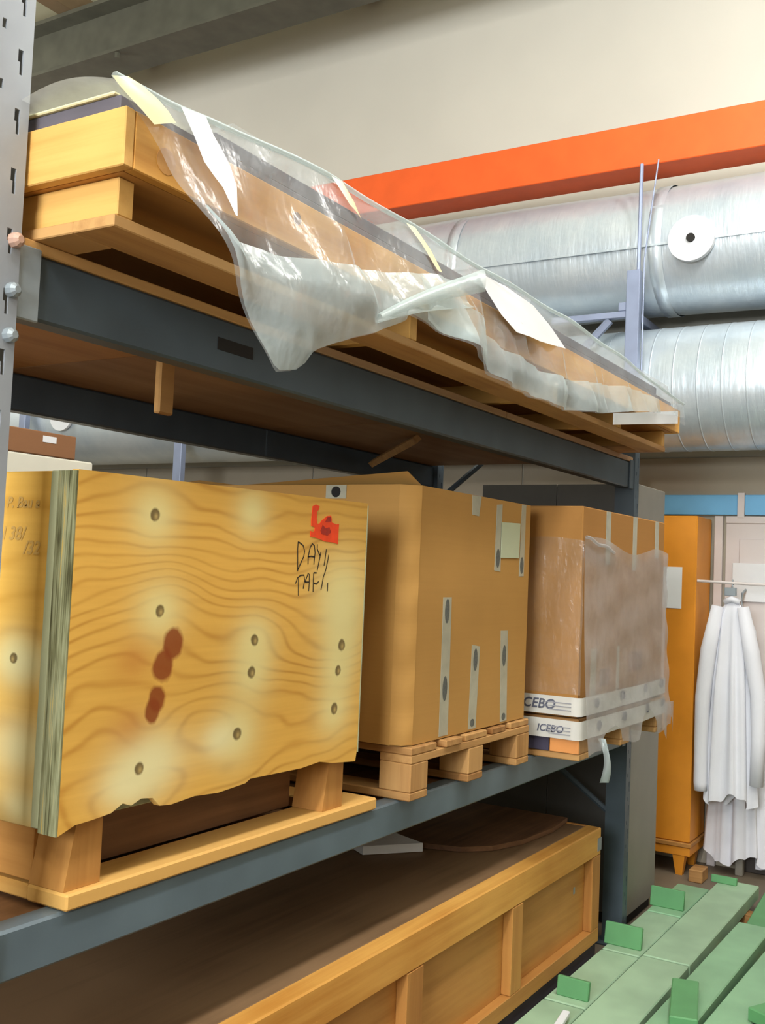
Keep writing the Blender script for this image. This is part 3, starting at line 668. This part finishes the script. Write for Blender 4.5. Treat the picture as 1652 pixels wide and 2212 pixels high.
def fh(u, v):
    x = XA + (XB - XA) * (u ** 1.35); zt = ztop(x); zl = zlow(x); z = zt + (zl - zt) * v; d = zt - z
    y = TC - .012 - .05 * min(1, d / .25) ** 1.4
    y += (.010 * math.sin(x * 21 + d * 14) + .007 * math.sin(x * 47 - d * 25)) * min(1, d / .12)
    y -= .030 * math.exp(-((x - 1.62 - d * .2) / .10) ** 2) * min(1, d / .2) + .045 * math.exp(-((x - 2.12) / .16) ** 2) * min(1, d / .15)
    return (x, min(y, TC - .006), z)
sheet(fh, 190, 46, film, ps, 'front_drape')
def ft(u, v):
    x = 1.10 + (XB - 1.10) * u; y = TC - .012 + .62 * v; z = ztop(x) + .006 * math.sin(v * 3.1) + .007 * math.sin(x * 17 + v * 9) + (.022 * math.exp(-((x - 1.15) / .09) ** 2) * math.sin(min(1, v * 2.2) * math.pi))
    return (x, y, max(z, 2.2895 if x > 4.05 else 2.3205 if x > 1.34 else 2.295 if (x > 1.13 and v > .06) else 0))
sheet(ft, 120, 30, film_c, ps, 'top_cover')
def fr(u, v):
    y = TC - .01 + .6 * u; zt = ztop(4.285); zl = 2.20 + .04 * math.sin(u * 8)
    return (4.29 + .03 * v * v + .006 * math.sin(u * 20), y, zt + (zl - zt) * v)
sheet(fr, 24, 12, film, ps, 'end_drape')
# hem roll along top edge, milky second layer behind the front tail
FUP = [(1.24, 2.107), (1.332, 2.101), (1.435, 2.103), (1.548, 2.12), (1.673, 2.143), (1.831, 2.177), (2.012, 2.221), (2.12, 2.235)]
def on_drape(x, z, off):
    zt = ztop(x); v = (zt - z) / max(.02, zt - zlow(x)); p = fh(max(0, (x - XA) / (XB - XA)) ** (1 / 1.35), min(max(v, 0), 1)); return (x, p[1] - off, z)
def fl2(u, v):
    x = 1.25 + .87 * u; zb = zlow(x) + .002; zt = zb
    for (a, p), (c, q) in zip(FUP, FUP[1:]):
        if a <= x <= c: zt = max(p + (q - p) * (x - a) / (c - a), zb + .004)
    z = zt + (zb - zt) * v
    return on_drape(x, z, .008 + .014 * math.sin(v * math.pi) + .005 * math.sin(x * 22 + v * 5))
sheet(fl2, 46, 20, film_milk, ps, 'folded_tail')
def fl3(u, v):
    x = 1.95 + 1.95 * u; zt = ztop(x); zl = zlow(x) + .002; k = .55 + .12 * math.sin(u * 5) + .12 * u; z = zt + (zl - zt) * (k + (1 - k) * v)
    p = fh(((x - XA) / (XB - XA)) ** (1 / 1.35), k + (1 - k) * v); return (x, p[1] - .010 - .006 * math.sin(x * 30), z)
sheet(fl3, 70, 14, film_milk, ps, 'folded_hem')
# hooded fold lifting towards the aisle with an open end
def fo(u, v):
    t = (v - .10) * 1.55 * math.pi; k = .010 + .034 * u
    cx = 1.74 + .42 * u; cz = 2.052 + .170 * u + .006 * math.sin(u * 4)
    return (cx - .05 * u * max(0, math.cos(t)), TC - .095 - k * .9 * math.cos(t) - .015 * u, cz + k * math.sin(t))
sheet(fo, 24, 14, film_fold, ps, 'hooded_fold')
def strip(pts_l, pts_r, mat, nm, y_off=.006, lab=None):
    """tape over the sheet: pairs of (x, z) points, y taken from the drape"""
    bm = bmesh.new(); A = []
    for (xa, za), (xb, zb) in zip(pts_l, pts_r):
        r = []
        for k in range(5):
            x = xa + (xb - xa) * k / 4; z = za + (zb - za) * k / 4; zt = ztop(x); d = max(0, zt - z)
            v = d / max(.02, zt - zlow(x)); p = fh(max(0, (x - XA) / (XB - XA)) ** (1 / 1.35), min(v, 1))
            yy = p[1] - y_off
            if z > zt - .004: yy = TC - .016 - y_off * .3
            r.append(bm.verts.new((x, yy, z)))
        A.append(r)
    for q, s in zip(A, A[1:]):
        for t in range(4): bm.faces.new((q[t], q[t + 1], s[t + 1], s[t]))
    return part(nm, bm, mat, ps, True, lab)
strip([(1.072, 2.276), (1.085, 2.268), (1.110, 2.256), (1.135, 2.246), (1.160, 2.234)], [(1.108, 2.291), (1.135, 2.290), (1.168, 2.280), (1.192, 2.270), (1.212, 2.258)], m_cream, 'tape', .010, 'cream tape over the near corner')
strip([(1.225, 2.292), (1.259, 2.252), (1.279, 2.218), (1.295, 2.200), (1.311, 2.182), (1.335, 2.140)], [(1.285, 2.300), (1.300, 2.272), (1.318, 2.250), (1.330, 2.225), (1.337, 2.190), (1.3395, 2.140)], m_white, 'tape', .012, 'white tape down the sheet')
strip([(1.662, 2.330), (1.690, 2.305), (1.712, 2.285)], [(1.702, 2.332), (1.735, 2.300), (1.765, 2.272)], m_cream, 'tape', .008)
strip([(1.960, 2.328), (2.00, 2.290), (2.045, 2.240)], [(2.002, 2.330), (2.05, 2.290), (2.090, 2.246)], m_cream, 'tape', .008)
strip([(2.30, 2.308), (2.36, 2.270), (2.43, 2.228), (2.51, 2.197)], [(2.48, 2.318), (2.66, 2.308), (2.78, 2.280), (2.875, 2.228)], m_white, 'paper_pouch', .012, 'white paper pouch under the sheet edge')
# hems along the sheet's top edge
sheet(lambda u, v: (XA + (XB - XA) * u, TC - .010 + .007 * math.cos(v * 6.283), ztop(XA + (XB - XA) * u) + .003 + .005 * math.sin(v * 6.283)), 90, 6, film_fold, ps, 'top_crease')

# ------------------------------------------------------------------ long crate below
lc = thing('long_crate', 'long honey-coloured wooden crate with recessed front panels under the rack', 'crate', (2.6, 0.4, 0))
F = -0.02; ZC0, ZC1 = .112, .557; XL, XR = 0.9, 4.06
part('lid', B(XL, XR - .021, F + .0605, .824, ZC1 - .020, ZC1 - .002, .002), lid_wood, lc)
part('top_rail', B(XL, XR, F, F + .060, ZC1 - .105, ZC1, .004), pine[0], lc)
part('bottom_rail', B(XL, XR, F, F + .035, ZC0, ZC0 + .055, .002), honey[0], lc)
sx = [(0.9, 1.0), (1.83, 1.93), (2.52, 2.61), (3.215, 3.30), (3.975, 4.06)]
for a, c in sx: part('stile', B(a, c, F, F + .035, ZC0 + .0555, ZC1 - .1055, .002), honey[2], lc)
for (a, c), (d, e) in zip(sx, sx[1:]): part('panel', B(c - .004, d + .004, F + .035, F + .045, ZC0 + .03, ZC1 - .09), honey[0], lc)
part('end_panel', B(XR - .02, XR, F + .0605, .824, ZC0, ZC1, .002), honey[1], lc)
part('back_panel', B(XL, XR, .825, .86, ZC0, ZC1, .002), honey[0], lc)
for y0 in (F + .01, .36, .74): part('skid_runner', B(XL, XR + .0, y0, y0 + .10, 0, ZC0 - .0005, .004), m_dark, lc)
part('corner_clip', B(4.02, 4.062, F - .002, F - .0003, .47, .52), m_conn, lc)
part('corner_clip', B(3.86, 3.874, F + .033, F + .0347, .335, .36), m_conn, lc)
bs = bmesh.new()
pts = [(3.30, .42), (3.33, .34), (3.36, .25), (3.45, .17), (3.60, .12), (3.85, .10), (4.05, .12), (4.05, .80), (3.40, .80)]
a = [bs.verts.new((x, y, ZC1 + .0005)) for x, y in pts]; c = [bs.verts.new((x, y, ZC1 + .018)) for x, y in pts]
bs.faces.new(a[::-1]); bs.faces.new(c)
for i in range(len(pts)): j = (i + 1) % len(pts); bs.faces.new((a[i], a[j], c[j], c[i]))
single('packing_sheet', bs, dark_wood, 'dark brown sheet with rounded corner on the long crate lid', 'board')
bm = bmesh.new(); q = [(3.10, .50), (3.275, .36), (3.285, .52), (3.20, .66)]
a = [bm.verts.new((x, y, ZC1 + .0005)) for x, y in q]; c = [bm.verts.new((x, y, ZC1 + .03 + (.02 if i == 2 else 0))) for i, (x, y) in enumerate(q)]
bm.faces.new(a[::-1]); bm.faces.new(c)
for i in range(4): j = (i + 1) % 4; bm.faces.new((a[i], a[j], c[j], c[i]))
single('paper_packet', bm, m_white, 'small lilac-white packet on the long crate lid', 'paper')

# ------------------------------------------------------------------ right background
gc = thing('steel_cabinet', 'tall plain grey steel cabinet behind the rack end', 'cabinet', (4.8, .4, 0))
part('cabinet_body', B(4.60, 5.02, .04, .82, 0.05, 1.985, .004), m_grey, gc)
part('plinth', B(4.62, 5.00, .06, .80, 0, 0.05), m_black, gc)
part('cabinet_door', B(4.590, 4.5995, .042, .427, .06, 1.984, .001), m_doorshade, gc, label='door with shade painted in')
part('cabinet_door', B(4.590, 4.5995, .433, .818, .06, 1.984, .001), m_doorshade, gc, label='door with shade painted in')
oc = thing('wooden_cabinet', 'narrow bright orange cabinet on wooden feet beside the white coats', 'cabinet', (5.75, .25, 0))
part('cabinet_body', B(5.60, 5.90, .03, .44, .175, 1.905, .005), m_cab, oc)
part('moulding', B(5.588, 5.905, .02, .45, .150, .174, .004), honey[1], oc)
part('apron', B(5.595, 5.90, .026, .444, .105, .1495, .003), m_cab, oc)
for x, y in ((5.60, .055), (5.60, .38), (5.84, .055), (5.84, .38)):
    bm = T([(x + .03, y + .03, 0), (x + .03, y + .03, .1045)], .03, 4, radii=[.024, .045]); part('foot', bm, m_cab, oc)
part('notice', B(5.597, 5.5995, .105, .21, 1.405, 1.628), m_white, oc, label='white notice taped to the cabinet')
cr_ = thing('coat_rail', 'thin white coat rail sticking out from the orange cabinet side', 'rail', (5.62, -.15, 1.54))
part('rod', T([(5.62, .029, 1.558), (5.62, -.345, 1.550)], .0075, 8), m_door, cr_)
part('rail_knob', T([(5.62, -.3455, 1.550), (5.62, -.362, 1.550)], .015, 10), m_conn, cr_)
bl = thing('blue_rail', 'light blue panel strip on the wall above cabinet and door', 'rail', (XP, -.4, 1.93))
part('strip', B(XP - .03, XP, -.105, .315, 1.931, 2.044, .003), m_blue, bl)
part('strip', B(XP - .03, XP, -1.4, -.145, 1.931, 2.044, .003), m_blue, bl)
part('joint_cover', B(XP - .034, XP, -.144, -.106, 1.915, 2.055, .002), m_door, bl)
sg = single('wall_sign', B(XP - .045, XP - .0305, -.60, -.09, 1.455, 1.665, .002), m_white, 'blank white sign on the door above the coats', 'sign')

def coat(name, label, cx, cy, ztop_, zbot, hw0, hw1, dep, seed, skew=0.0):
    t = thing(name, label, 'coat', (cx, cy, zbot), 'white lab coats')
    rr = random.Random(seed); ph = [rr.uniform(0, 6.28) for _ in range(4)]
    bm = bmesh.new(); NS, NZ = 64, 40; rings = []
    for i in range(NZ + 1):
        k = i / NZ; z = ztop_ + (zbot - ztop_) * k
        prof = min(1, (k / .10)) ** .55; hw = (hw0 * prof + (hw1 - hw0) * k ** .8 * prof); dp = dep * (0.35 + .65 * min(1, k * 2.4)) * prof + .004
        ring = []
        for s in range(NS):
            a = s * 2 * math.pi / NS; f = 1 + (.10 * math.sin(5 * a + ph[0] + k * 1.2) + .13 * math.sin(9 * a + ph[1]) + .06 * math.sin(15 * a + ph[2] - k)) * min(1, k * 2.2)
            zz = z + (.03 * math.sin(3 * a + ph[3]) + .012 * math.sin(9 * a + ph[1])) * k
            ring.append(bm.verts.new((cx + math.cos(a) * dp * (2 * f - 1) , cy + skew * k + math.sin(a) * hw * f, zz)))
        rings.append(ring)
    for q, s in zip(rings, rings[1:]):
        for j in range(NS): bm.faces.new((q[j], q[(j + 1) % NS], s[(j + 1) % NS], s[j]))
    bm.faces.new(rings[0])
    part('coat_body', bm, m_coat, t, True)
    return t, rr
t, rr = coat('lab_coat', 'white lab coat hanging in front on the rail, shorter one', 5.63, -.155, 1.485, .43, .060, .125, .045, 3)
def sleeve(t, pts, rad):
    bm = T(pts, .04, 12, radii=rad); part('sleeve', bm, m_coat, t, True)
sleeve(t, [(5.60, -.085, 1.43), (5.60, -.045, 1.2), (5.598, -.022, .95), (5.60, -.018, .72), (5.60, -.020, .50), (5.60, -.022, .46)], [.03, .042, .040, .036, .036, .034])
sleeve(t, [(5.60, -.215, 1.43), (5.60, -.262, 1.2), (5.605, -.300, .98), (5.605, -.305, .75), (5.605, -.300, .52)], [.03, .042, .040, .036, .034])
part('collar', T([(5.62, -.118, 1.455), (5.605, -.155, 1.47), (5.62, -.192, 1.455)], .016, 8), m_coat, t, True)
part('hook', T([(5.62, -.155, 1.488), (5.612, -.155, 1.535), (5.62, -.155, 1.568), (5.632, -.155, 1.545)], .005, 6), m_conn, t)
part('hook_plate', B(5.606, 5.634, -.175, -.115, 1.486, 1.53, .003), m_conn, t)
t, rr = coat('lab_coat', 'longer white lab coat hanging behind, hem showing below the front coat', 5.80, -.165, 1.44, .085, .06, .140, .045, 11)
part('loop', T([(5.80, -.165, 1.438), (5.80, -.165, 1.50), (5.885, -.165, 1.52)], .006, 6), m_conn, t)
single('wooden_block', B(5.52, 5.64, -.06, .01, 0, .065, .004), old_pine[1], 'small wooden block on the floor under the coats', 'block')
single('floor_post', B(5.80, 5.85, -.20, -.16, 0, .10, .004), m_grey, 'short grey stub standing on the floor below the coats', 'post')

# ------------------------------------------------------------------ green planks
def plank(x0, y0, ln, wd, th, zc0, zc1, yaw, mat, label):
    """plank starting at (x0, y0) running away along +x: base heights zc0 at the near end, zc1 at the far end"""
    bm = bmesh.new(); bx(bm, 0, ln, -wd / 2, wd / 2, 0, th, .004)
    tilt = math.atan2(zc1 - zc0, ln)
    M = Matrix.Translation((x0, y0, zc0)) @ Matrix.Rotation(math.radians(yaw), 4, 'Z') @ Matrix.Rotation(-tilt, 4, 'Y')
    bmesh.ops.transform(bm, matrix=M, verts=bm.verts)
    return single('green_plank', bm, greens[mat], label, 'plank', 'green planks on the floor')
GP = []
def row(y, segs, wd, th, z, yaw, mats, labs):
    for (xa, xb), m, lb in zip(segs, mats, labs): plank(xa, y + (xa - 4) * math.tan(math.radians(yaw)), xb - xa, wd, th, z, z, yaw, m, lb)
# bearers on the floor, then planks laid side by side along the rack
for i, x in enumerate((3.02, 3.75, 4.45, 5.0)):
    single('base_batten', B(x, x + .07, -1.12, -.10, 0, .05, .003), old_pine[1], ['wooden batten under the green planks, nearest the camera', 'wooden batten under the green planks, second from the camera', 'wooden batten under the green planks, third from the camera', 'wooden batten under the green planks, farthest from the camera'][i], 'batten', 'battens under the planks')
row(-.118, ((2.75, 3.44), (3.452, 4.03), (4.045, 4.61), (4.625, 5.12)), .150, .045, .0505, 0, (1, 1, 1, 0), ('light green plank beside the long crate, at picture bottom', 'light green plank along the crate end, before second upright board', 'light green plank beside the rack post', 'green plank beside the grey cabinet'))
row(-.298, ((2.80, 4.02), (4.035, 5.28)), .180, .060, .0505, 0, (1, 1), ('wide worn green plank with its end at a dark joint, nearer one', 'wide worn green plank running to the coats, farther one'))
row(-.485, ((2.90, 4.66),), .135, .065, .0505, -1, (0,), ('long narrow green plank in the middle of the pile',))
row(-.645, ((3.20, 4.62),), .130, .065, .0505, -2, (0,), ('long narrow green plank right of the middle',))
row(-.805, ((3.20, 4.45),), .130, .065, .0505, -3, (1,), ('pale green plank second from the right edge',))
row(-.985, ((3.10, 4.60),), .140, .060, .0505, -4, (2,), ('deep green plank at the right edge of the picture',))
def upright(x, y, wd, h, z, lean, label):
    bm = B(x, x + .022, y - wd / 2, y + wd / 2, z, z + h, .003)
    bmesh.ops.rotate(bm, verts=bm.verts, cent=(x, y, z), matrix=Matrix.Rotation(math.radians(lean), 3, 'Y'))
    single('green_board', bm, greens[2], label, 'board', 'upright green boards')
upright(4.70, -.108, .150, .085, .0960, 10, 'short upright deep green board nearest the grey cabinet')
upright(4.10, -.105, .150, .085, .0960, 10, 'short upright deep green board in front of the rack post')
upright(3.50, -.125, .115, .065, .0960, 10, 'short upright deep green board beside the crate end')
upright(5.20, -.24, .12, .035, .111, 8, 'low upright green board before the coats')
plank(4.70, -.53, .55, .16, .05, .0505, .0505, 3, 2, 'deep green plank lying behind, below the coats')
plank(4.05, -.74, .60, .09, .05, .1165, .1165, -8, 2, 'thin green plank on top at the right edge')
plank(3.42, -.53, .34, .09, .045, .1165, .1165, 14, 2, 'short deep green offcut on top at the bottom edge')
plank(3.62, -.72, .30, .09, .045, .1165, .1165, -28, 2, 'short deep green offcut lying askew near the bottom right corner')
single('white_batten', B(3.08, 3.32, -.205, -.180, .112, .130, .003, Matrix.Rotation(math.radians(8), 3, 'Z')), m_white, 'small white batten lying on the green planks', 'batten')
